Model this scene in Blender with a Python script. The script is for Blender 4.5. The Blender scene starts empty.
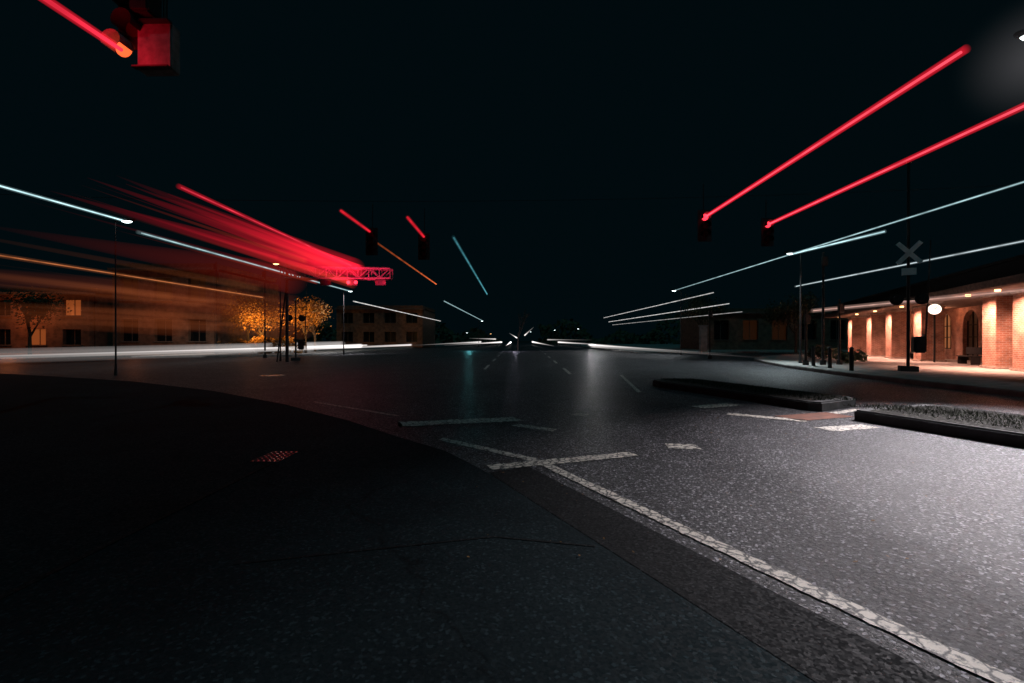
import bpy, bmesh, math, random
from mathutils import Vector, Matrix
random.seed(7)
scene=bpy.context.scene
COL=scene.collection

# ---------------- materials ----------------
def newmat(name):
    m=bpy.data.materials.new(name); m.use_nodes=True
    nt=m.node_tree; b=nt.nodes.get('Principled BSDF')
    return m,nt,b
def N(nt,t,**kw):
    n=nt.nodes.new(t)
    for k,v in kw.items():
        if k in n.inputs: n.inputs[k].default_value=v
        else: setattr(n,k,v)
    return n
def ramp(nt,src,stops):
    r=nt.nodes.new('ShaderNodeValToRGB')
    e=r.color_ramp.elements
    while len(e)<len(stops): e.new(0.5)
    for i,(p,c) in enumerate(stops):
        e[i].position=p; e[i].color=(c[0],c[1],c[2],1)
    nt.links.new(src,r.inputs['Fac']); return r.outputs['Color']
def basic(name,c,rough=.6,metal=0,var=.35,scale=6,bump=.15):
    m,nt,b=newmat(name)
    tc=N(nt,'ShaderNodeTexCoord')
    no=N(nt,'ShaderNodeTexNoise',Scale=scale,Detail=6.0)
    nt.links.new(tc.outputs['Object'],no.inputs['Vector'])
    lo=[x*(1-var) for x in c]; hi=[min(1,x*(1+var)) for x in c]
    nt.links.new(ramp(nt,no.outputs['Fac'],[(.3,lo),(.7,hi)]),b.inputs['Base Color'])
    b.inputs['Roughness'].default_value=rough; b.inputs['Metallic'].default_value=metal
    if bump:
        bp=N(nt,'ShaderNodeBump',Strength=bump,Distance=.02)
        nt.links.new(no.outputs['Fac'],bp.inputs['Height']); nt.links.new(bp.outputs['Normal'],b.inputs['Normal'])
    return m
def emis(name,c,s=1.0,base=(.02,.02,.02)):
    m,nt,b=newmat(name)
    b.inputs['Base Color'].default_value=(*base,1)
    b.inputs['Emission Color'].default_value=(*c,1); b.inputs['Emission Strength'].default_value=s
    b.inputs['Roughness'].default_value=.4
    return m
def asphalt(name,lo,hi,rough,bump,agg=85.0,dist=.006,cracks=.3,spark=3.0,spec=.5):
    m,nt,b=newmat(name)
    tc=N(nt,'ShaderNodeTexCoord'); L=nt.links.new
    v=N(nt,'ShaderNodeTexVoronoi',Scale=agg); L(tc.outputs['Object'],v.inputs['Vector'])
    n1=N(nt,'ShaderNodeTexNoise',Scale=agg*.45,Detail=5.0,Roughness=.7); L(tc.outputs['Object'],n1.inputs['Vector'])
    n2=N(nt,'ShaderNodeTexNoise',Scale=.55,Detail=7.0,Roughness=.6); L(tc.outputs['Object'],n2.inputs['Vector'])
    sp=N(nt,'ShaderNodeSeparateColor'); L(v.outputs['Color'],sp.inputs['Color'])
    c1=ramp(nt,sp.outputs['Red'],[(.0,lo),(.6,[(a*.6+d*.4) for a,d in zip(lo,hi)]),(.88,hi),(.95,[x*spark for x in hi])])
    c2=ramp(nt,n2.outputs['Fac'],[(.3,(.5,.5,.52)),(.5,(.95,.95,.95)),(.72,(1.35,1.33,1.3))])
    mx=N(nt,'ShaderNodeMix',data_type='RGBA',blend_type='MULTIPLY'); mx.inputs[0].default_value=1
    L(c1,mx.inputs[6]); L(c2,mx.inputs[7])
    vc=N(nt,'ShaderNodeTexVoronoi',Scale=.28,feature='DISTANCE_TO_EDGE')
    wn=N(nt,'ShaderNodeTexNoise',Scale=1.5,Detail=5.0); L(tc.outputs['Object'],wn.inputs['Vector'])
    ad=N(nt,'ShaderNodeVectorMath',operation='ADD'); L(tc.outputs['Object'],ad.inputs[0]); L(wn.outputs['Color'],ad.inputs[1])
    L(ad.outputs[0],vc.inputs['Vector'])
    cr=ramp(nt,vc.outputs['Distance'],[(.0,(cracks,)*3),(.006,(1,1,1))])
    mx2=N(nt,'ShaderNodeMix',data_type='RGBA',blend_type='MULTIPLY'); mx2.inputs[0].default_value=1
    L(mx.outputs[2],mx2.inputs[6]); L(cr,mx2.inputs[7]); L(mx2.outputs[2],b.inputs['Base Color'])
    am=N(nt,'ShaderNodeMath',operation='ADD'); L(sp.outputs['Green'],am.inputs[0]); L(n1.outputs['Fac'],am.inputs[1])
    bp=N(nt,'ShaderNodeBump',Strength=bump,Distance=dist); L(am.outputs[0],bp.inputs['Height']); L(bp.outputs['Normal'],b.inputs['Normal'])
    rr=N(nt,'ShaderNodeMapRange'); rr.inputs['To Min'].default_value=max(.12,rough-.24); rr.inputs['To Max'].default_value=rough+.22
    L(sp.outputs['Blue'],rr.inputs['Value']); L(rr.outputs['Result'],b.inputs['Roughness'])
    b.inputs['Specular IOR Level'].default_value=spec
    return m
def paint(name,c,wear=.5):
    m,nt,b=newmat(name); L=nt.links.new
    tc=N(nt,'ShaderNodeTexCoord')
    n=N(nt,'ShaderNodeTexNoise',Scale=16.0,Detail=9.0,Roughness=.85); L(tc.outputs['Object'],n.inputs['Vector'])
    nd=N(nt,'ShaderNodeTexNoise',Scale=18.0,Detail=4.0); L(tc.outputs['Object'],nd.inputs['Vector'])
    sc=N(nt,'ShaderNodeVectorMath',operation='SCALE'); sc.inputs['Scale'].default_value=.08; L(nd.outputs['Color'],sc.inputs[0])
    ad=N(nt,'ShaderNodeVectorMath',operation='ADD'); L(tc.outputs['Object'],ad.inputs[0]); L(sc.outputs[0],ad.inputs[1])
    v=N(nt,'ShaderNodeTexVoronoi',Scale=10.0,feature='DISTANCE_TO_EDGE'); L(ad.outputs[0],v.inputs['Vector'])
    cr=ramp(nt,v.outputs['Distance'],[(.03,(.05,.05,.05)),(.11,(1,1,1))])
    w=ramp(nt,n.outputs['Fac'],[(wear-.05,(0,0,0)),(wear+.05,(1,1,1))])
    mm=N(nt,'ShaderNodeMix',data_type='RGBA',blend_type='MULTIPLY'); mm.inputs[0].default_value=1
    L(cr,mm.inputs[6]); L(w,mm.inputs[7])
    mx=N(nt,'ShaderNodeMix',data_type='RGBA'); L(mm.outputs[2],mx.inputs[0])
    mx.inputs[6].default_value=(.045,.043,.041,1); mx.inputs[7].default_value=(*c,1)
    L(mx.outputs[2],b.inputs['Base Color']); b.inputs['Roughness'].default_value=.65
    n3=N(nt,'ShaderNodeTexNoise',Scale=90.0,Detail=4.0); L(tc.outputs['Object'],n3.inputs['Vector'])
    bp=N(nt,'ShaderNodeBump',Strength=.7,Distance=.008); L(n3.outputs['Fac'],bp.inputs['Height']); L(bp.outputs['Normal'],b.inputs['Normal'])
    return m
def brick(name,c1,c2,mortar,sc=1.0):
    m,nt,b=newmat(name); L=nt.links.new
    tc=N(nt,'ShaderNodeTexCoord'); s=N(nt,'ShaderNodeSeparateXYZ'); L(tc.outputs['Object'],s.inputs[0])
    a=N(nt,'ShaderNodeMath',operation='ADD'); L(s.outputs['X'],a.inputs[0]); L(s.outputs['Y'],a.inputs[1])
    c=N(nt,'ShaderNodeCombineXYZ'); L(a.outputs[0],c.inputs['X']); L(s.outputs['Z'],c.inputs['Y'])
    t=N(nt,'ShaderNodeTexBrick',Scale=1.0/sc); t.inputs['Brick Width'].default_value=.24; t.inputs['Row Height'].default_value=.085
    t.inputs['Mortar Size'].default_value=.012; t.inputs['Bias'].default_value=-.1
    t.inputs['Color1'].default_value=(*c1,1); t.inputs['Color2'].default_value=(*c2,1); t.inputs['Mortar'].default_value=(*mortar,1)
    L(c.outputs[0],t.inputs['Vector'])
    n=N(nt,'ShaderNodeTexNoise',Scale=2.0,Detail=6.0); L(tc.outputs['Object'],n.inputs['Vector'])
    mx=N(nt,'ShaderNodeMix',data_type='RGBA',blend_type='MULTIPLY'); mx.inputs[0].default_value=1
    L(t.outputs['Color'],mx.inputs[6]); L(ramp(nt,n.outputs['Fac'],[(.3,(.5,.5,.5)),(.7,(1.2,1.2,1.2))]),mx.inputs[7])
    L(mx.outputs[2],b.inputs['Base Color']); b.inputs['Roughness'].default_value=.8
    bp=N(nt,'ShaderNodeBump',Strength=.6,Distance=.012,invert=True); L(t.outputs['Fac'],bp.inputs['Height']); L(bp.outputs['Normal'],b.inputs['Normal'])
    return m
VM={}
def volmat(name,c,d):
    key=(tuple(c),round(d,4))
    if key in VM: return VM[key]
    m=bpy.data.materials.new(name); m.use_nodes=True; nt=m.node_tree; nt.nodes.clear()
    o=nt.nodes.new('ShaderNodeOutputMaterial'); e=nt.nodes.new('ShaderNodeEmission')
    e.inputs['Color'].default_value=(*c,1); e.inputs['Strength'].default_value=d
    nt.links.new(e.outputs[0],o.inputs['Volume'])
    try: m.cycles.emission_sampling='NONE'
    except Exception: pass
    VM[key]=m
    return m

M_road=asphalt('road_asphalt',(.006,.0068,.0082),(.072,.069,.075),.52,1.0,60.0,.018,.3,6.5,.36)
M_foot=asphalt('footway_surface',(.008,.016,.019),(.017,.027,.031),.9,.5,60.0,.006,.5,1.8,.12)  # dark paving, with the teal night light put into its colour
M_ground=basic('ground_soil',(.03,.03,.026),.95)
M_conc=basic('concrete',(.28,.265,.25),.8,scale=2.5,bump=.3)
M_kerb=basic('kerb_concrete',(.045,.045,.045),.85,scale=5,bump=.6)
M_gravel=asphalt('median_gravel',(.008,.008,.006),(.03,.028,.025),.95,1.0,30.0,.02,.3,3,.1)
M_gutter=asphalt('gutter_concrete',(.010,.011,.012),(.020,.021,.022),.85,.6,60.0,.006,.5,2.0,.15)
M_white=paint('white_road_paint',(.8,.72,.63),.445)
M_faint=paint('worn_road_paint',(.75,.68,.6),.455)
M_black=basic('black_paint',(.010,.010,.011),.6)
M_pole=basic('painted_steel',(.03,.03,.032),.5,.2)
M_galv=basic('galvanised_steel',(.28,.28,.29),.4,.7)
M_panel=basic('weathered_panel',(.16,.15,.15),.55,.0,scale=9)
M_brick=brick('red_brick',(.45,.21,.13),(.33,.14,.085),(.42,.34,.3))
M_brickd=brick('old_brick',(.22,.10,.06),(.16,.07,.04),(.18,.14,.11),1.3)
M_trim=basic('stone_trim',(.36,.3,.26),.7)
M_trimd=basic('weathered_trim',(.14,.1,.08),.8)
M_dark=basic('dark_fascia',(.012,.010,.010),.9)
M_glass,_,_b=newmat('window_glass'); _b.inputs['Base Color'].default_value=(.01,.012,.014,1); _b.inputs['Roughness'].default_value=.08
M_warm=emis('lit_interior',(1,.33,.12),.28)
M_shop=emis('shop_interior',(1,.22,.05),.22)
M_warm2=emis('dim_interior',(1,.3,.08),.012)
M_lampw=emis('lamp_lens',(.85,1,1),6)
M_lampo=emis('warm_lamp_lens',(1,.5,.2),5)
M_redlens=emis('red_lens',(1,.03,.05),3)
M_offlens=emis('unlit_lens',(0,0,0),0,(.03,.008,.005))
M_crossw=basic('sign_white',(.78,.78,.78),.5,var=.1)
M_clock=emis('clock_face',(1,.75,.6),2.2)
M_bark=basic('bark',(.09,.065,.045),.9)
M_leafy=basic('leaf_gold_lit',(.24,.11,.02),.6,bump=0,scale=.6,var=.6)  # orange leaf colour carries the golden lamplight on the trees
M_leafd=basic('leaf_dark',(.05,.065,.03),.7,bump=0,scale=.6)
M_grass=basic('grass_blades',(.018,.024,.009),.95,bump=0,scale=9)
M_tact=basic('tactile_paving',(.16,.055,.03),.8)
M_iron=basic('polished_iron',(.7,.7,.7),.22,1.0,scale=20,bump=.02)

# ---------------- geometry helpers ----------------
def link(o,parent=None):
    COL.objects.link(o)
    if parent: o.parent=parent
    return o
def empty(name,loc=(0,0,0),rz=0):
    e=bpy.data.objects.new(name,None); e.location=loc; e.rotation_euler=(0,0,rz); return link(e)
def frombm(name,bm,mat,parent=None,smooth=False):
    me=bpy.data.meshes.new(name); bm.to_mesh(me); bm.free()
    if mat: me.materials.append(mat)
    if smooth:
        for p in me.polygons: p.use_smooth=True
    return link(bpy.data.objects.new(name,me),parent)
def addbox(bm,c,s,rot=None):
    M=Matrix.Translation(c)@(rot.to_4x4() if rot else Matrix())@Matrix.Diagonal((s[0],s[1],s[2],1))
    return bmesh.ops.create_cube(bm,size=1,matrix=M)
def box(name,c,s,mat,parent=None,bev=.01,rot=None):
    bm=bmesh.new(); addbox(bm,c,s,rot)
    if bev: bmesh.ops.bevel(bm,geom=bm.edges[:],offset=min(bev,min(s)*.3),segments=2,affect='EDGES')
    return frombm(name,bm,mat,parent)
def addcyl(bm,p0,p1,r0,r1=None,seg=12):
    p0=Vector(p0);p1=Vector(p1); r1=r0 if r1 is None else r1
    d=p1-p0; q=d.to_track_quat('Z','Y').to_matrix().to_4x4()
    bmesh.ops.create_cone(bm,cap_ends=True,segments=seg,radius1=max(r0,1e-4),radius2=max(r1,1e-4),depth=d.length,matrix=Matrix.Translation((p0+p1)/2)@q)
def cyl(name,p0,p1,r0,mat,parent=None,r1=None,seg=16):
    bm=bmesh.new(); addcyl(bm,p0,p1,r0,r1,seg); return frombm(name,bm,mat,parent,False)
def sheet(name,pts,z,mat,parent=None):
    bm=bmesh.new(); f=bm.faces.new([bm.verts.new((x,y,z)) for x,y in pts])
    bm.normal_update()
    if f.normal.z<0: f.normal_flip()
    return frombm(name,bm,mat,parent)
def prism(name,pts,z0,z1,mat,parent=None,bev=.03):
    bm=bmesh.new(); f=bm.faces.new([bm.verts.new((x,y,z0)) for x,y in pts])
    r=bmesh.ops.extrude_face_region(bm,geom=[f]); vs=[v for v in r['geom'] if isinstance(v,bmesh.types.BMVert)]
    bmesh.ops.translate(bm,vec=(0,0,z1-z0),verts=vs)
    bmesh.ops.recalc_face_normals(bm,faces=bm.faces[:])
    if bev:
        es=[e for e in bm.edges if all(abs(v.co.z-z1)<1e-4 for v in e.verts)]
        bmesh.ops.bevel(bm,geom=es,offset=bev,segments=3,affect='EDGES')
    return frombm(name,bm,mat,parent)
def strip(name,path,w,z0,z1,mat,parent=None,bev=.02):
    P=[Vector((x,y,0)) for x,y in path]; R=[]
    for i,p in enumerate(P):
        d=(P[min(i+1,len(P)-1)]-P[max(i-1,0)]).normalized(); R.append(p+Vector((d.y,-d.x,0))*w)
    pts=[(p.x,p.y) for p in P]+[(p.x,p.y) for p in reversed(R)]
    return prism(name,pts,z0,z1,mat,parent,bev) if z1>z0 else sheet(name,pts,z0,mat,parent)

# ---------------- ground, roads ----------------
sheet('ground',[(-900,-900),(900,-900),(900,900),(-900,900)],0,M_ground)
sheet('road',[(-120,-40),(120,-40),(120,260),(-120,260)],.004,M_road)
ld=Vector((-.468,.883,0)); ln=Vector((-.883,-.468,0))
A=Vector((2.14,1.99,0)); B=Vector((.3,5.46,0)); A0=A-ld*6
def off(p,k): q=p+ln*k; return (q.x,q.y)
sheet('footway',[off(A0,.75),off(B,.75),(-1.0,6.1),(-1.9,7.0),(-3.2,8.4),(-5.5,10.5),(-9,13.2),(-14,16.2),(-22,19.5),(-40,24),(-40,-12),(4,-12)],.008,M_foot)  # paving outline carried over the left road as a dark sheet for shade
sheet('gutter',[off(A0,.22),off(B,.22),off(B,.742),off(A0,.742)],.008,M_gutter)
box('footway_seam',(-3.0,2.9,.010),(.05,5,.012),M_gutter,bev=0)
strip('kerb_joint',[(-1.9,3.0),(-.2,3.45),(.55,3.3)],.02,.012,.012,M_gutter)
mk=empty('road_markings')
def mark(name,p0,p1,w,mat=M_white):
    p0=Vector((*p0,0));p1=Vector((*p1,0)); d=(p1-p0).normalized(); n=Vector((-d.y,d.x,0))*w/2
    k=max(3,int((p1-p0).length/.05)); L=[];R=[]
    for i in range(k+1):
        q=p0.lerp(p1,i/k); L.append(q+n*(1+random.uniform(-.18,.1))); R.append(q-n*(1+random.uniform(-.18,.1)))
    L[0]+=d*w*.25*random.random(); R[0]+=d*w*.3*random.random(); L[-1]-=d*w*.3*random.random(); 
    bm=bmesh.new(); lv=[bm.verts.new((q.x,q.y,.012)) for q in L]; rv=[bm.verts.new((q.x,q.y,.012)) for q in R]
    for i in range(k): bm.faces.new([rv[i],rv[i+1],lv[i+1],lv[i]])
    bm.normal_update()
    for f in bm.faces:
        if f.normal.z<0: f.normal_flip()
    frombm(name,bm,mat,mk)
mark('edge_line',(A0.x,A0.y),(B.x,B.y),.135)
mark('edge_line_far',(.22,5.62),(-1.2,6.85),.15,M_faint)
mark('stop_bar',(-.38,5.30),(1.5,5.98),.22)
mark('crosswalk_bar',(-2.2,8.0),(0,8.6),.45,M_faint)
mark('crosswalk_bar_2',(-.1,8.0),(.6,7.5),.22,M_faint)
mark('dab',(2.05,6.45),(2.5,6.38),.3,M_white)
mark('dab_2',(1.05,9.2),(1.35,9.05),.3,M_faint)
mark('bar_a',(3.9,10.15),(5.0,10.65),.4,M_white)
mark('bar_b',(4.15,9.3),(5.3,8.45),.26)
mark('bar_c',(5.0,7.65),(6.1,8.0),.35,M_faint)
mark('bar_d',(6.35,9.35),(7.3,9.9),.2,M_faint)
mark('lane_line_2',(-5.0,10.9),(-2.4,8.9),.1,M_faint)
for i in range(7):
    y=20+i*9; mark('centre_dash',(2.2+i*.15,y),(2.3+i*.15,y+4),.16,M_white)
    mark('lane_dash',(-1.8-i*.1,y+3),(-1.85-i*.1,y+7),.14,M_faint)
mark('lane_edge',(3.4,13),(4.3,19.5),.12,M_faint)

dg=empty('tactile_drain_cover',(-3.12,5.75,0))
box('plate',(0,0,.012),(.34,.5,.012),M_iron,dg,.003)
bm=bmesh.new()
for i in range(5):
    for j in range(6):
        addcyl(bm,(-.136+i*.068,-.2+j*.08,.018),(-.136+i*.068,-.2+j*.08,.03),.026,.014,8)
frombm('studs',bm,M_black,dg)
mh=empty('manhole_cover',(-10.4,18.9,0))
cyl('cover',(0,0,.005),(0,0,.02),.42,M_iron,mh,seg=32); cyl('rim',(0,0,.004),(0,0,.012),.5,M_galv,mh,seg=32)

HM=.2
def median(name,pts,h,top):
    e=empty(name)
    prism('kerb',pts,0,h,M_kerb,e,.03)
    c=Vector((sum(p[0] for p in pts)/len(pts),sum(p[1] for p in pts)/len(pts)))
    ins=[]
    for p in pts:
        v=c-Vector(p); ins.append(tuple(Vector(p)+v.normalized()*.22))
    sheet('top_fill',ins,h+.004,top,e); return e
median('traffic_island',[(6.1,9.75),(6.3,9.6),(7.5,10.3),(7.6,10.6),(5.9,15.5),(4.9,15.6),(4.35,15.0),(4.37,14.4)],HM,M_gravel)
median('traffic_island',[(6.24,8.6),(6.45,8.75),(8.2,9.4),(8.4,9.2),(11.4,.5),(11.4,-3),(10.2,-3),(7.0,6.32)],HM,M_gravel)
strip('tactile_crossing',[(6.3,9.5),(6.5,8.95)],1.4,.012,.012,M_tact)
bm=bmesh.new()
for i in range(15000):
    t=random.random()
    y=9.1-t*8; x=6.5+(8.75-y)*.36+random.random()*1.6
    if random.random()>.5+.5*math.sin(x*2.7+y*1.9)*math.sin(y*1.3): continue
    h=random.uniform(.02,.08); a=random.random()*6.28; w=.006
    dx,dy=math.cos(a)*w,math.sin(a)*w; lx,ly=random.uniform(-.06,.06),random.uniform(-.06,.06)
    bm.faces.new([bm.verts.new((x-dx,y-dy,HM)),bm.verts.new((x+dx,y+dy,HM)),bm.verts.new((x+lx,y+ly,HM+h))])
for i in range(2500):
    y=random.uniform(9.9,15.2); x=6.35-(y-9.9)*.33+random.random()*1.1; h=random.uniform(.03,.08); a=random.random()*6.28
    dx,dy=math.cos(a)*.008,math.sin(a)*.008
    bm.faces.new([bm.verts.new((x-dx,y-dy,HM)),bm.verts.new((x+dx,y+dy,HM)),bm.verts.new((x+random.uniform(-.05,.05),y,HM+h))])
frombm('grass',bm,M_grass)
bm=bmesh.new()
for i in range(260):
    y=random.uniform(3,12); x=random.uniform(-1,7) 
    s=random.uniform(.006,.02); a=random.random()*6.28
    b=Vector((math.cos(a),math.sin(a),random.uniform(-.3,.3)))*s; c=Vector((-math.sin(a),math.cos(a),random.uniform(-.3,.3)))*s*.6; p=Vector((x,y,.02))
    bm.faces.new([bm.verts.new(p-b),bm.verts.new(p-c),bm.verts.new(p+b),bm.verts.new(p+c)])
frombm('fallen_leaves',bm,M_leafy)

path=[(13.0,-12),(13.2,8),(13.3,14),(13.6,19),(14.3,24),(15.6,29),(17.5,34),(20.5,38.5),(25,42),(32,45),(120,50)]
sw=empty('sidewalk')
prism('slab',path+[(120,-12)],0,.15,M_conc,sw,.0)
strip('kerb',[(x,y) for x,y in path],-.16,0,.165,M_conc,sw,.03)
lw=empty('sidewalk')
prism('slab',[(-120,37),(-26,39),(-21,41),(-19.5,45),(-19.5,120),(-120,120)],0,.15,M_conc,lw,.03)
far=empty('sidewalk')
prism('slab',[(13,52),(60,58),(60,180),(15,180)],0,.15,M_conc,far,.03)

# ---------------- station building (right) ----------------
ang=math.atan2(.927,.375)
bd=empty('brick_station_building',(23,22,.15),ang)
cols=[-2.4,0,8,13.0,17.4,22.8]
S0,S1=-16,25.5
for i,s in enumerate([-14,-8]+cols):
    w=1.15
    box('column_%d'%i,(s,0,1.75),(w,w,3.3),M_brick,bd,.015)
    box('column_base_%d'%i,(s,0,.06),(w+.16,w+.16,.12),M_trim,bd,.02)
    box('column_cap_%d'%i,(s,0,3.46),(w+.12,w+.12,.12),M_trim,bd,.02)
cm=(S0+S1)/2; cl=S1-S0
box('canopy_soffit',(cm,-.4,3.65),(cl,4.6,.24),M_trimd,bd,.02)
box('canopy_edge',(cm,1.96,3.72),(cl+.2,.12,.34),M_trimd,bd,.02)
box('fascia',(cm,-.6,4.2),(cl-.6,4.2,.8),M_dark,bd,.03)
box('parapet_coping',(cm,-.6,4.66),(cl-.3,4.5,.1),M_dark,bd,.02)
wy=-3.0
bays=12; bw=cl/bays
bmw=bmesh.new()
for i in range(bays):
    x0=S0+i*bw; xc=x0+bw/2; hw=.95
    addbox(bmw,((x0+xc-hw)/2,wy,1.76),(xc-hw-x0,.4,3.52)); addbox(bmw,((x0+bw+xc+hw)/2,wy,1.76),(xc-hw-x0,.4,3.52))
    door=(i%3==1)
    if not door: addbox(bmw,(xc,wy,.35),(2*hw,.396,.7))
    K=12; zc=2.35
    for k in range(K):
        a0=math.pi*k/K; a1=math.pi*(k+1)/K
        v=[]
        for yy in (wy-.2,wy+.2):
            v+= [bmw.verts.new((xc+hw*math.cos(a0),yy,zc+hw*math.sin(a0))),bmw.verts.new((xc+hw*math.cos(a1),yy,zc+hw*math.sin(a1))),
                 bmw.verts.new((xc+hw*math.cos(a1),yy,3.52)),bmw.verts.new((xc+hw*math.cos(a0),yy,3.52))]
        bmw.faces.new(v[0:4]); bmw.faces.new(v[4:8][::-1]); bmw.faces.new([v[0],v[4],v[5],v[1]])
frombm('rear_wall',bmw,M_brick,bd)
for i in range(bays):
    xc=S0+i*bw+bw/2
    box('opening_%d'%i,(xc,wy-.12,1.7),(2.0,.04,3.4),M_warm if i in(4,5,8) else (M_warm2 if i%2 else M_glass),bd,0)
    bm=bmesh.new()
    for dx in (-.93,-.3,.3,.93): addbox(bm,(xc+dx,wy-.05,1.6),(.06,.07,3.2))
    for z in (.75,1.55,2.35): addbox(bm,(xc,wy-.05,z),(1.9,.072,.06))
    frombm('mullions_%d'%i,bm,M_dark,bd)
box('main_block',(cm,-8,2.3),(cl-2,9.4,4.6),M_brick,bd,.03)
box('roof_edge',(cm,-8,4.7),(cl-1,10.0,.22),M_dark,bd,.03)
for s in (4.2,11):
    box('bench_seat_%d'%int(s),(s,-.4,.45),(1.6,.45,.06),M_dark,bd); box('bench_back_%d'%int(s),(s,-.62,.75),(1.6,.05,.4),M_dark,bd)
    for k in(-.7,.7): box('bench_leg',(s+k,-.4,.22),(.06,.4,.43),M_dark,bd)
def point(name,loc,p,c,r=.08,parent=None):
    l=bpy.data.lights.new(name,'POINT'); l.energy=p; l.color=c; l.shadow_soft_size=r
    o=bpy.data.objects.new(name,l); o.location=loc; return link(o,parent)
def spot(name,loc,tgt,p,c,size,blend=1,r=.15,parent=None):
    l=bpy.data.lights.new(name,'SPOT'); l.energy=p; l.color=c; l.spot_size=math.radians(size); l.spot_blend=blend; l.shadow_soft_size=r
    o=bpy.data.objects.new(name,l); o.location=loc; o.rotation_euler=(Vector(tgt)-Vector(loc)).to_track_quat('-Z','Y').to_euler(); return link(o,parent)
for i,s in enumerate([-2.4,0,8,13.0,17.4,22.8]):
    spot('downlight_%d'%i,(s-.4,1.5,3.42),(s-.1,.9,0),2100,(1,.47,.34),140,.9,.06,bd)
    cyl('downlight_can_%d'%i,(s-.4,1.5,3.44),(s-.4,1.5,3.525),.1,M_lampo,bd)
for s in (4,11,19): point('wall_light',(s,-1.8,3.2),38,(1,.36,.18),.1,bd)
ck=empty('station_clock',(25.0,27.9,3.35),-math.atan2(25.0,27.9))
cyl('rim',(0,-.06,0),(0,.10,0),.36,M_black,ck,seg=32); cyl('face',(0,-.09,0),(0,-.062,0),.31,M_clock,ck,seg=32)
box('hour_hand',(.05,-.1,.07),(.03,.01,.18),M_black,ck,0,Matrix.Rotation(.7,3,'Y')); box('minute_hand',(-.07,-.104,.05),(.02,.01,.26),M_black,ck,0,Matrix.Rotation(-1,3,'Y'))
cyl('post',(0,0,-.36),(0,0,-3.2),.05,M_black,ck)

# ---------------- left buildings ----------------
def block(name,x0,x1,y,h,floors,depth,mat,lit,p=.3):
    e=empty(name,(x0,y,.15)); W=x1-x0; nb=max(2,int(W/3.4)); bw=W/nb; fh=h/floors
    bm=bmesh.new()
    for i in range(nb):
        for f in range(floors):
            z=f*fh; ww=bw*.26; zs=z+fh*.28; zt=z+fh*.82; xc=bw*(i+.5)
            addbox(bm,((i*bw+xc-ww)/2,0,z+fh/2),(xc-ww-i*bw,.5,fh)); addbox(bm,(((i+1)*bw+xc+ww)/2,0,z+fh/2),(xc-ww-i*bw,.5,fh))
            addbox(bm,(xc,0,(z+zs)/2),(2*ww,.494,zs-z)); addbox(bm,(xc,0,(zt+z+fh)/2),(2*ww,.494,z+fh-zt))
    frombm('front_wall',bm,mat,e)
    box('body',(W/2,.45+depth/2,h/2),(W-.02,depth,h-.02),mat,e,0)
    for i in range(nb):
        for f in range(floors):
            xc=bw*(i+.5); z=f*fh+fh*.55
            box('glass',(xc,.14,z),(bw*.52,.03,fh*.54),lit if random.random()<p else M_glass,e,0)
            box('sill',(xc,-.3,f*fh+fh*.27),(bw*.6,.12,.12),M_trimd,e,.01)
            box('sash',(xc,.09,z),(.06,.05,fh*.54),M_trimd,e,0)
    box('cornice',(W/2,-.2,h+.12),(W+.5,.9,.3),M_trimd,e,.04); box('parapet',(W/2,depth/2,h+.5),(W,depth,.5),mat,e,.02)
    return e
block('brick_building',-42.5,-31.8,47,8.6,2,12,M_brickd,M_warm2)
block('brick_shopfront',-66,-44,46,6,2,12,M_brickd,M_shop,.45)
block('brick_building',-34,-18,84,7,2,12,M_brickd,M_warm2,.1)
block('low_shop',26,46,64,5,1,10,M_brickd,M_warm2)

# ---------------- trees ----------------
def tree(name,x,y,h,r,mat,n=2600,leaf=.22,trunk=.16,seed=1,fill=1.0):
    rnd=random.Random(seed); e=empty(name,(x,y,.1)); bm=bmesh.new(); tips=[]
    def limb(p,d,L,rr,dep):
        q=p+d*L; addcyl(bm,p,q,rr,rr*.62,7)
        if dep==0: tips.append(q); return
        for k in range(3 if dep>1 else 4):
            nd=(d+Vector((rnd.uniform(-1,1),rnd.uniform(-1,1),rnd.uniform(-.15,.6)))*.75).normalized()
            limb(q-d*L*rnd.uniform(0,.3),nd,L*rnd.uniform(.6,.85),rr*.58,dep-1)
        if dep<3: tips.append(q)
    limb(Vector((0,0,0)),Vector((rnd.uniform(-.05,.05),0,1)),h*.33,trunk,3)
    frombm('trunk_and_limbs',bm,M_bark,e)
    if n:
        bm=bmesh.new()
        for i in range(n):
            t=rnd.choice(tips); p=t+Vector((rnd.gauss(0,1),rnd.gauss(0,1),rnd.gauss(0,.8)))*r*.2*fill
            a=Vector((rnd.uniform(-1,1),rnd.uniform(-1,1),rnd.uniform(-1,1))).normalized(); b=a.orthogonal().normalized(); c=a.cross(b)
            s=leaf*rnd.uniform(.5,1.1)
            bm.faces.new([bm.verts.new(p-b*s*.5),bm.verts.new(p-c*s*.3),bm.verts.new(p+b*s*.5),bm.verts.new(p+c*s*.3)])
        frombm('leaves',bm,mat,e)
    return e
tree('street_tree',-26.5,46,6.5,3,M_leafy,3600,.24,seed=2)
tree('street_tree',-22.3,47,6.5,3,M_leafy,3600,.24,seed=3)
tree('street_tree',-29.5,49,7,3,M_leafy,3000,.26,seed=4)
tree('street_tree',-45,41,6.5,3,M_leafd,2400,.26,seed=5)
tree('street_tree',-24.5,54,6.5,3,M_leafy,2400,.26,seed=9)
tree('bare_tree',-.3,62,7,3,M_leafd,0,seed=6,trunk=.1)
tree('street_tree',30,50,7,3,M_leafd,2600,.3,seed=7)
tree('street_tree',24,60,8,3,M_leafd,2600,.3,seed=8)
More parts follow.
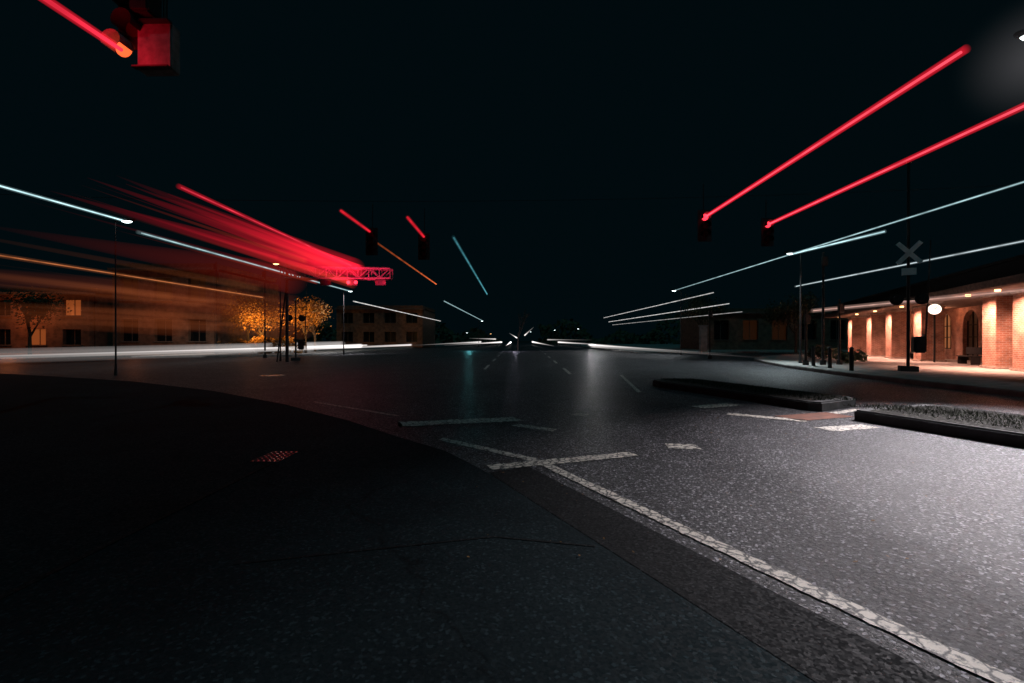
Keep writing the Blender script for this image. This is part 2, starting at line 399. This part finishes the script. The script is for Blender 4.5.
def shrub(name,x,y,w,h,mat,n,seed):
    rnd=random.Random(seed); bm=bmesh.new()
    cl=[(rnd.uniform(-w/2,w/2),rnd.uniform(-.5,.5),rnd.uniform(.2,.8)*h,rnd.uniform(.25,.5)*h) for _ in range(12)]
    for i in range(n):
        c=rnd.choice(cl); d=Vector((rnd.gauss(0,1),rnd.gauss(0,1),rnd.gauss(0,1))).normalized()*c[3]*rnd.uniform(.6,1)
        p=Vector((c[0],c[1],c[2]))+d
        if p.z<0.02: p.z=rnd.uniform(.02,.3)
        b=Vector((rnd.uniform(-1,1),rnd.uniform(-1,1),rnd.uniform(-1,1))).normalized(); c2=b.orthogonal().normalized(); s=.14*rnd.uniform(.5,1.2)
        bm.faces.new([bm.verts.new(p-b*s),bm.verts.new(p-c2*s*.5),bm.verts.new(p+b*s),bm.verts.new(p+c2*s*.5)])
    for k in range(5): addcyl(bm,(0,0,0),(rnd.uniform(-w/3,w/3),0,h*.6),.03,.01,5)
    o=frombm(name,bm,mat); o.location=(x,y,.15); return o
shrub('shrub',-24,45.0,3.5,1.6,M_leafy,1800,1); shrub('shrub',-28,45.0,4,1.5,M_leafy,1800,2)
shrub('shrub',21.5,33,2,.9,M_leafd,900,3); shrub('shrub',19.2,27,1.4,.7,M_leafd,700,4)
bm=bmesh.new(); rnd=random.Random(11)
for i in range(9000):
    a=rnd.uniform(-1.25,1.25); R=rnd.uniform(150,175); x=math.sin(a)*R; y=math.cos(a)*R
    if abs(x)<7: continue
    hh=5.5+3*math.sin(a*23)+2*math.sin(a*61+1); z=rnd.uniform(0,max(1.5,hh)); s=rnd.uniform(.6,1.3)
    p=Vector((x,y,z)); b=Vector((rnd.uniform(-1,1),rnd.uniform(-1,1),rnd.uniform(-1,1))).normalized(); c2=b.orthogonal()
    c2.normalize(); bm.faces.new([bm.verts.new(p-b*s),bm.verts.new(p-c2*s*.6),bm.verts.new(p+b*s),bm.verts.new(p+c2*s*.6)])
frombm('distant_trees',bm,M_leafd)

# ---------------- signals, poles ----------------
def signal_head(parent,loc,lit=0,s=1.0):
    x,y,z=loc
    for k in range(3):
        zz=z-.34*k*s
        box('housing_%d'%k,(x,y+.12,zz),(.34*s,.22*s,.335*s),M_black,parent,.02)
        cyl('lens_%d'%k,(x,y-.02,zz),(x,y+.012,zz),.13*s,(M_redlens if (lit and k==0) else M_offlens),parent,seg=24)
        bm=bmesh.new(); K=14
        for j in range(K):
            a0=math.radians(-30+240*j/K); a1=math.radians(-30+240*(j+1)/K); r=.155*s
            def P(a,yy): return bm.verts.new((x+r*math.cos(a),yy,zz+r*math.sin(a)))
            bm.faces.new([P(a0,y),P(a1,y),P(a1,y-.26*s),P(a0,y-.26*s)])
        frombm('visor_%d'%k,bm,M_black,parent)
    box('backplate',(x,y+.02,z-.34*s),(.56*s,.015,1.28*s),M_black,parent,0)
sp=empty('span_wire_signals')
cyl('pole_l',(-21,17,0),(-21,17,7.2),.09,M_black,sp,.07); cyl('pole_r',(19.5,16.5,.15),(19.5,16.5,7.2),.09,M_black,sp,.07)
prev=None
for i in range(17):
    t=i/16; p=(-21+40.5*t,17-.5*t,7.1-1.6*t*(1-t)*1.2)
    if prev: cyl('wire_%d'%i,prev,p,.008,M_black,sp,seg=6)
    prev=p
for n,(x,y,z,l) in enumerate([(6.02,14.95,5.5,1),(9.02,16.75,5.7,1),(-5.54,16.9,5.45,0),(-3.73,17.6,5.4,0)]):
    e=empty('traffic_signal'); signal_head(e,(x,y,z),l,s=.8)
    cyl('hanger',(x,y+.12,z+.12),(x,y+.12,6.62),.015,M_black,e,seg=8)
ts=empty('traffic_signal')
cyl('pole',(-9.6,7.15,0),(-9.6,7.15,7.9),.12,M_black,ts,.09,seg=20); cyl('pole_base',(-9.6,7.15,0),(-9.6,7.15,.3),.22,M_black,ts,.15,seg=20)
cyl('mast_arm',(-9.6,7.15,7.6),(-5.0,7.15,7.9),.08,M_black,ts,.05,seg=16); cyl('drop',(-5.6,7.12,7.85),(-5.6,7.1,6.3),.03,M_black,ts)
signal_head(ts,(-5.95,6.95,6.98),0,1.0)
box('side_signal_body',(-5.6,6.98,6.0),(.54,.2,.72),M_panel,ts,.02)
box('side_signal_rim_t',(-5.6,6.84,6.35),(.56,.1,.03),M_black,ts,.005); box('side_signal_rim_b',(-5.6,6.84,5.65),(.56,.1,.03),M_black,ts,.005)
box('side_signal_top',(-5.7,6.85,6.62),(.3,.3,.4),M_black,ts,.03)
bm=bmesh.new()
for j in range(12):
    a0=math.radians(-20+220*j/12); a1=math.radians(-20+220*(j+1)/12); r=.15
    def P(a,yy): return bm.verts.new((-6.12+r*math.cos(a),yy,6.0+r*math.sin(a)))
    bm.faces.new([P(a0,6.95),P(a1,6.95),P(a1,6.7),P(a0,6.7)])
frombm('side_visor',bm,M_panel,ts)
cyl('side_lens',(-6.12,6.93,6.0),(-6.12,6.96,6.0),.12,emis('orange_red_lens',(1,.12,.03),1.6),ts,seg=24)
point('signal_light',(-6.0,6.4,5.95),15,(1,.01,.03),.08,ts)
pc=empty('concrete_pillar',(18.1,45.3,.15)); box('shaft',(0,0,1.35),(.6,.6,2.7),M_conc,pc,.03); box('cap',(0,0,2.75),(.75,.75,.12),M_conc,pc,.03)

def street_lamp(x,y,h,arm,lens,base=0.0,pr=.06):
    e=empty('street_lamp',(x,y,base))
    cyl('pole',(arm,0,0),(arm,0,h+.1),pr,M_pole,e,pr*.6,seg=14); cyl('base',(arm,0,0),(arm,0,.5),pr*1.7,M_pole,e,pr*1.2,seg=14)
    cyl('arm',(arm,0,h),(0.12,0,h+.12),.035,M_pole,e,seg=10)
    bm=bmesh.new(); bmesh.ops.create_uvsphere(bm,u_segments=20,v_segments=10,radius=1,matrix=Matrix.Translation((0,0,h+.08))@Matrix.Diagonal((.36,.18,.1,1)))
    frombm('housing',bm,M_pole,e,True)
    bm=bmesh.new(); bmesh.ops.create_uvsphere(bm,u_segments=16,v_segments=8,radius=1,matrix=Matrix.Translation((0,0,h+.02))@Matrix.Diagonal((.22,.12,.09,1)))
    frombm('lens',bm,lens,e,True)
    return e
def lamp_glow(parent,loc,sc,strength,col=(.85,.8,.85)):  # emissive ball: lamp glare put in as a glowing volume
    m=bpy.data.materials.new('lamp_glow_volume'); m.use_nodes=True; nt=m.node_tree; nt.nodes.clear()
    o=nt.nodes.new('ShaderNodeOutputMaterial'); em=nt.nodes.new('ShaderNodeEmission'); em.inputs['Color'].default_value=(*col,1)
    tc=nt.nodes.new('ShaderNodeTexCoord'); gr=nt.nodes.new('ShaderNodeTexGradient'); gr.gradient_type='QUADRATIC_SPHERE'
    nt.links.new(tc.outputs['Object'],gr.inputs['Vector']); mm=nt.nodes.new('ShaderNodeMath'); mm.operation='MULTIPLY'; mm.inputs[1].default_value=strength
    nt.links.new(gr.outputs['Fac'],mm.inputs[0]); nt.links.new(mm.outputs[0],em.inputs['Strength']); nt.links.new(em.outputs[0],o.inputs['Volume'])
    bm=bmesh.new(); bmesh.ops.create_icosphere(bm,subdivisions=3,radius=1); hz=frombm('lamp_glow',bm,m,parent); hz.location=loc; hz.scale=sc
street_lamp(-16.55,18.9,6.5,-.5,M_lampw,0,.035)
street_lamp(-17.4,46.4,6.5,-.7,M_lampw,.0)
street_lamp(15.8,26.9,6.4,.6,M_lampw,.15)
sl=street_lamp(-17.3,32.0,6.9,.3,M_lampo,0,.05)
street_lamp(15.6,46.4,6.5,.7,M_lampw)
street_lamp(-8.0,96,5.5,-.7,M_lampw)
for (x,y) in [(-14,120),(-9,140),(9.5,125),(14,110),(3.5,150)]: street_lamp(x,y,4.2 if x>0 else 3.4,.6 if x>0 else -.6,M_lampw if x!=-9 else M_lampo)
L0=street_lamp(12.6,11.5,9.0,1.8,M_lampw,.0,.09)
lamp_glow(L0,(.2,0,8.5),(1.7,1.7,1.7),.05)

def crossing(x,y,top,rz,base=.15,cb_z=5.1,s=1.0,cb=True):
    e=empty('railroad_crossing_signal',(x,y,base),rz)
    cyl('mast',(0,0,0),(0,0,top),.065,M_pole,e,.05,seg=16); box('foundation',(0,0,.1),(.6,.6,.25),M_kerb,e)
    if cb:
        for a in(.85,-.85):
            box('crossbuck_blade',(0,-.12-(.015 if a>0 else 0),cb_z),(1.2*s,.012,.18),M_crossw,e,.004,Matrix.Rotation(a,3,'Y'))
        box('track_count_sign',(0,-.1,cb_z-.8),(.5,.012,.3),M_crossw,e)
    box('lamp_bar',(0,-.1,3.1),(1.1*s,.06,.06),M_black,e)
    for k in(-.42*s,.42*s):
        cyl('target',(k,-.14,3.1),(k,-.12,3.1),.24,M_black,e,seg=28); cyl('lamp',(k,-.2,3.1),(k,-.141,3.1),.11,M_offlens,e,seg=20)
        cyl('hood',(k,-.34,3.14),(k,-.15,3.14),.13,M_black,e,.13,seg=20)
    box('gate_mechanism',(.35,0,1.15),(.4,.6,.7),M_pole,e,.05); box('counterweight',(.6,.35,1.35),(.08,.5,.5),M_black,e)
    cyl('gate_arm',(.6,.1,1.4),(.75,.1,5.6),.035,M_pole,e,.02,seg=8)
    cyl('bell',(0,0,top),(0,0,top+.18),.12,M_black,e,.05,seg=16)
    return e
crossing(16.8,20.0,9.0,-.5)
crossing(-16.4,33,4.4,.4,.0,4.6,cb=False)
for (x,y,h,b) in [(16.45,25.0,6.1,.15),(17.6,25.4,3.6,.15),(15.4,24.8,3.0,.15),(-21.5,38,7.5,0),(-29.7,44,9,.15),(14.9,36,4,0)]:
    e=empty('utility_pole',(x,y,b)); cyl('shaft',(0,0,0),(0,0,h),.07,M_black,e,.05); box('fitting',(0,-.12,h-.5),(.3,.16,.5),M_black,e,.02); cyl('foot',(0,0,0),(0,0,.25),.15,M_black,e)
for i,(x,y) in enumerate([(14.6,20.3),(15.0,22.3),(15.3,24.0)]):
    e=empty('bollard',(x,y,.15)); cyl('post',(0,0,0),(0,0,.95),.09,M_black,e,.08); cyl('cap',(0,0,.95),(0,0,1.05),.11,M_black,e,.04)

ct=empty('railroad_signal_gantry',(0,0,0)); bm=bmesh.new()
x0,x1,yg,zb,zt=-15.9,-8.7,30.6,5.65,6.45
cyl('column',(x0,yg+.2,0),(x0,yg+.2,7),.11,M_pole,ct,.09,seg=18); cyl('column_brace',(x0-.7,yg+.2,0),(x0,yg+.2,5.6),.05,M_pole,ct)
for yy in(yg-.25,yg+.35):
    addcyl(bm,(x0,yy,zb),(x1,yy,zb),.07,seg=8); addcyl(bm,(x0,yy,zt),(x1,yy,zt-.15),.07,seg=8)
    k=10
    for i in range(k+1):
        xa=x0+(x1-x0)*i/k; za=zt-.15*i/k
        addcyl(bm,(xa,yy,zb),(xa,yy,za),.04,seg=6)
        if i<k:
            xb=x0+(x1-x0)*(i+1)/k; addcyl(bm,((xa,yy,zb) if i%2 else (xa,yy,za)),((xb,yy,zt-.15) if i%2 else (xb,yy,zb)),.04,seg=6)
for i in range(11):
    xa=x0+(x1-x0)*i/10; addcyl(bm,(xa,yg-.25,zb),(xa,yg+.35,zb),.025,seg=6)
frombm('truss',bm,M_panel,ct)
for x in(-9.3,-11.2,-13):
    box('flasher_box',(x,yg-.35,5.35),(.7,.12,.4),M_black,ct)
    for k in(-.25,.25): cyl('flasher_lens',(x+k,yg-.44,5.35),(x+k,yg-.41,5.35),.12,M_redlens if x==-11.2 else M_offlens,ct,seg=20)
spot('flasher_light',(-11.8,28.4,4.9),(-11.6,30.6,6.3),800,(1,.02,.08),105,.8,.2,ct); spot('flasher_light_2',(-9.5,28.6,5.0),(-9.4,30.6,6.2),450,(1,.03,.1),95,.8,.2,ct)

# ---------------- light trails ----------------
def trail(p0,p1,r,c,b=1.0,halo=None,hd=.5,fade0=.05,fade1=.3,hc=None):
    p0=Vector(p0);p1=Vector(p1); e=empty('light_trail',p0); d=p1-p0
    m=bpy.data.materials.new('trail_light'); m.use_nodes=True; nt=m.node_tree; nt.nodes.clear()
    o=nt.nodes.new('ShaderNodeOutputMaterial'); em=nt.nodes.new('ShaderNodeEmission'); em.inputs['Color'].default_value=(*c,1)
    tc=nt.nodes.new('ShaderNodeTexCoord'); sx=nt.nodes.new('ShaderNodeSeparateXYZ'); nt.links.new(tc.outputs['Generated'],sx.inputs[0])
    rp=nt.nodes.new('ShaderNodeValToRGB'); el=rp.color_ramp.elements; el[0].position=0; el[0].color=(fade1,)*3+(1,); el[1].position=1; el[1].color=(fade0+.95,)*3+(1,)
    q=el.new(.5); q.color=((fade1+1)/2,)*3+(1,)
    nt.links.new(sx.outputs['Y'],rp.inputs[0])
    no=nt.nodes.new('ShaderNodeTexNoise'); no.inputs['Scale'].default_value=1.3; nt.links.new(tc.outputs['Object'],no.inputs['Vector'])
    m1=nt.nodes.new('ShaderNodeMath'); m1.operation='MULTIPLY'; nt.links.new(rp.outputs[0],m1.inputs[0]); nt.links.new(no.outputs['Fac'],m1.inputs[1])
    m2=nt.nodes.new('ShaderNodeMath'); m2.operation='MULTIPLY'; m2.inputs[1].default_value=2*b; nt.links.new(m1.outputs[0],m2.inputs[0]); nt.links.new(m2.outputs[0],em.inputs['Strength'])
    nt.links.new(em.outputs[0],o.inputs['Surface'])
    try: m.cycles.emission_sampling='NONE'
    except Exception: pass
    cyl('core',(0,0,0),d,r,m,e,seg=12)
    if halo: cyl('halo',-d*.01,d*1.01,halo,volmat('trail_halo',hc or c,hd),e,seg=24)
    return e
RED=(1,.035,.075); PK=(1,.10,.15); CY=(.62,.95,1.0); WH=(1,.97,.95); OR=(1,.3,.1); TE=(.12,.5,.6)
def T(a,b_,r,c,br,h=None,hd=.5,near=.8,farv=1.0,hc=None): return trail(a,b_,r,c,br,h,hd,farv-.95,near,hc)
DR=(1,.012,.035)
T((6.02,14.8,5.5),(6.13,6.45,5.5),.02,PK,1.0,.062,3.4,.85,1.3,DR)
T((9.02,16.6,5.7),(9.05,7.3,5.7),.022,PK,1.0,.068,3.0,.85,1.3,DR)
T((15.6,46.4,6.5),(15.95,13.2,6.5),.022,CY,.7,.05,.6,.9,.6)
T((15.8,26.8,6.5),(16.8,21.3,6.5),.03,CY,1.2,.08,.8,.7,1.2)
T((18,30,5),(17.8,15.2,5),.022,(.8,.95,1),.75,.06,.5,.8,1)
T((20,31.4,3.5),(20.2,17,3.5),.025,(1,.6,.5),.6,.14,.4)
T((18.9,103,6.5),(20.4,48.4,6.5),.045,WH,.7); T((19.6,101,5.5),(23,50.5,5.5),.045,WH,.8); T((18.4,91,4.5),(23.6,48.8,4.5),.035,WH,.4)
T((-16.6,18.8,6.5),(-17,12.5,6.5),.025,CY,1.1,.07,.7,.8,1.2)
T((-17.4,46.4,6.5),(-17.7,21,6.5),.03,CY,.7,.09,.3)
T((-16.8,95.8,5.5),(-17.2,46.7,5.5),.05,WH,.8); T((-7.8,95.8,5.5),(-7.8,46.7,5.5),.045,CY,.6)
T((-2.87,39.6,5.5),(-2.59,17.8,5.5),.03,TE,.6,.07,.15,.5,1.5)
T((-6,32.5,5.5),(-5.88,17.8,5.5),.035,(1,.18,.05),.6,None,.1,.25,1.5)
T((-5.54,16.7,5.5),(-5.54,14,5.5),.035,(1,.02,.04),.7,.07,.5)
T((-3.73,17.8,5.5),(-3.67,14.8,5.5),.035,(1,.02,.04),.7,.07,.5)
T((-18.1,31.7,4.5),(-18.5,14.0,4.5),.022,OR,.5,.09,.25)
T((-9.07,24.3,5.5),(-8.88,11.8,5.5),.02,(1,.05,.09),.8,.07,1.2,.7,1,DR)
T((-6.15,7.0,5.98),(-6.1,4.6,5.82),.028,RED,.9,.065,3,.6,1.1,DR)
def haze(a,b_,r0,r1,c,d):
    e=empty('light_trail',a); cyl('glow',(0,0,0),Vector(b_)-Vector(a),r0,volmat('soft_trail',c,d),e,r1,seg=24)
WW=(1,.93,.9)
for (a,b_,r,h,hd) in [((-21.7,62,.7),(-23.4,17,.7),.28,.05,.75),((-23.5,60,.9),(-27,20,.9),.45,.15,.2),((-20,90,.6),(-20.8,24,.6),.2,.04,.7),((-22.3,66,.75),(-24.6,18,.75),.08,.04,2.4),
                      ((-25,55,.5),(-30,22,.5),.7,.3,.07),
                      ((10.8,72,.75),(12.0,26,.7),.14,.01,.75),((11.2,72,.6),(13.0,24,.55),.3,.01,.2),((-6,150,.8),(-10,60,.8),.25,.02,.4),((12.5,150,.8),(12.2,60,.8),.25,.03,.3),
                      ((-3,150,.8),(-2.2,70,.6),.25,.02,.25),((4,150,.9),(4.5,60,.7),.25,.02,.2),((-12,140,.9),(-14,60,.8),.25,.02,.3),((9,150,1.6),(11,70,1.5),.2,.02,.14),
                      ((-8,150,1.8),(-9,80,1.8),.2,.02,.2),((1.5,150,3.0),(1.8,60,3.2),.2,.02,.10),((-1,150,2.2),(-1.4,60,2.4),.2,.02,.10)]:
    haze(a,b_,r,h,WW,hd)
RH=(1,.012,.035)
haze((-10,28.5,5.8),(-10.1,11.5,5.5),.42,.01,RH,.30)
haze((-11,28,6.0),(-11.2,11.6,5.7),.55,.01,RH,.22)
haze((-12,27.5,5.8),(-12.6,12,5.5),.6,.01,RH,.16)
haze((-9.6,27,5.8),(-9.4,12,5.4),.2,.01,RH,.8)
haze((-10.6,29,6.0),(-10.8,12,5.9),.75,.01,RH,.10)
rr=random.Random(5)
for i in range(12):
    x=rr.uniform(-14,-9.2); z=rr.uniform(4.9,6.3)
    haze((x,rr.uniform(24,29),z),(x*1.02,rr.uniform(11,15),z-.1),rr.uniform(.1,.25),.005,RH if rr.random()<.75 else (1,.08,.03),rr.uniform(.12,.35))
haze((-13,26,5.0),(-14.5,12,4.6),.9,.02,(1,.05,.02),.03)
haze((-20,40,4.2),(-21.5,12,4.0),1.3,.05,(1,.15,.04),.010)
haze((-22,46,3.0),(-23.5,12,2.8),1.5,.05,(1,.2,.06),.010)
haze((-27,44,5.0),(-27.5,14,4.6),1.6,.05,(1,.16,.05),.008)
haze((-33,44,3.2),(-34,16,3.0),1.4,.05,(1,.2,.05),.012)
for i in range(18):
    x=rr.uniform(-32,-17); z=rr.uniform(2.0,5.8)
    haze((x,rr.uniform(36,44),z),(x*1.03,rr.uniform(14,18),z-.05),rr.uniform(.08,.35),.005,(1,.25,.08),rr.uniform(.02,.05))

# ---------------- lights from lamps, plus added fills ----------------
spot('street_lamp_light',(12.6,11.5,8.8),(8.3,5.4,0),19000,(1,.93,.98),64,1,.2)
spot('corner_lamp_light',(15.8,26.9,6.3),(12,27,0),2300,(.8,.95,1),120,.8,.15)
spot('far_lamp_light',(15.6,46.4,6.4),(10,46,0),1500,(.9,.96,1),120,.8,.15)
spot('avenue_lamp_light',(11,66,6.5),(9,60,0),700,(.95,.97,1),120,.8,.15)
spot('left_lamp_light',(-17.4,46.4,6.4),(-20,49,0),1300,(.95,.95,1),120,.8,.15)
spot('plaza_lamp_light',(-17.3,32.0,6.85),(-17.3,31.0,0),220,(1,.9,.8),150,1,.12)
point('shop_lamp_light',(-37,43,4.5),65,(1,.24,.06),.2); point('shop_lamp_light_2',(-50,43.5,4),200,(1,.24,.06),.2)
spot('garden_light',(-25.5,41.5,2.2),(-26.3,47,3.6),3000,(1,.47,.11),75,.8,.2); spot('garden_light_2',(-21.8,41.5,2.2),(-22.4,47,4.0),2600,(1,.47,.11),75,.8,.2)
spot('left_far_light',(-30,42,6.5),(-33,42.5,0),700,(1,.8,.65),100,.8,.15)
spot('teal_patch_spot',(-7.2,64,1.2),(-6.6,60,0),90,(.2,.9,1),130,1,.1)  # low spot added to throw a teal signal reflection on the road
spot('headlights',(11.5,74,.75),(11,30,0.0),2200,(1,.97,.95),30,1,.1)
T((11.5,74,.75),(11.2,68,.75),.08,WH,2.0)
point('bare_tree_fill',(-.6,60,1),40,(.8,.75,1),.2)  # added light without a fixture, brightens the bare tree
sun=bpy.data.lights.new('teal_fill','SUN'); sun.energy=.16; sun.angle=.009; sun.color=(.2,.85,1)  # added fill, no moon: lifts the dark foreground with teal
so=bpy.data.objects.new('teal_fill',sun); so.rotation_euler=(.5,.3,0); link(so)

# ---------------- world & camera ----------------
w=bpy.data.worlds.new('World'); scene.world=w; w.use_nodes=True; bg=w.node_tree.nodes['Background']
bg.inputs['Color'].default_value=(.0006,.0034,.0047,1); bg.inputs['Strength'].default_value=.9
cam=bpy.data.cameras.new('camera'); cam.lens=16; cam.sensor_width=36; cam.clip_start=.05; cam.clip_end=3000
co=bpy.data.objects.new('camera',cam); link(co); co.location=(0,0,1.5); co.rotation_euler=(math.pi/2-.0033,0,.0176)
scene.camera=co
scene.view_settings.view_transform='Standard'; scene.view_settings.look='None'; scene.view_settings.exposure=0
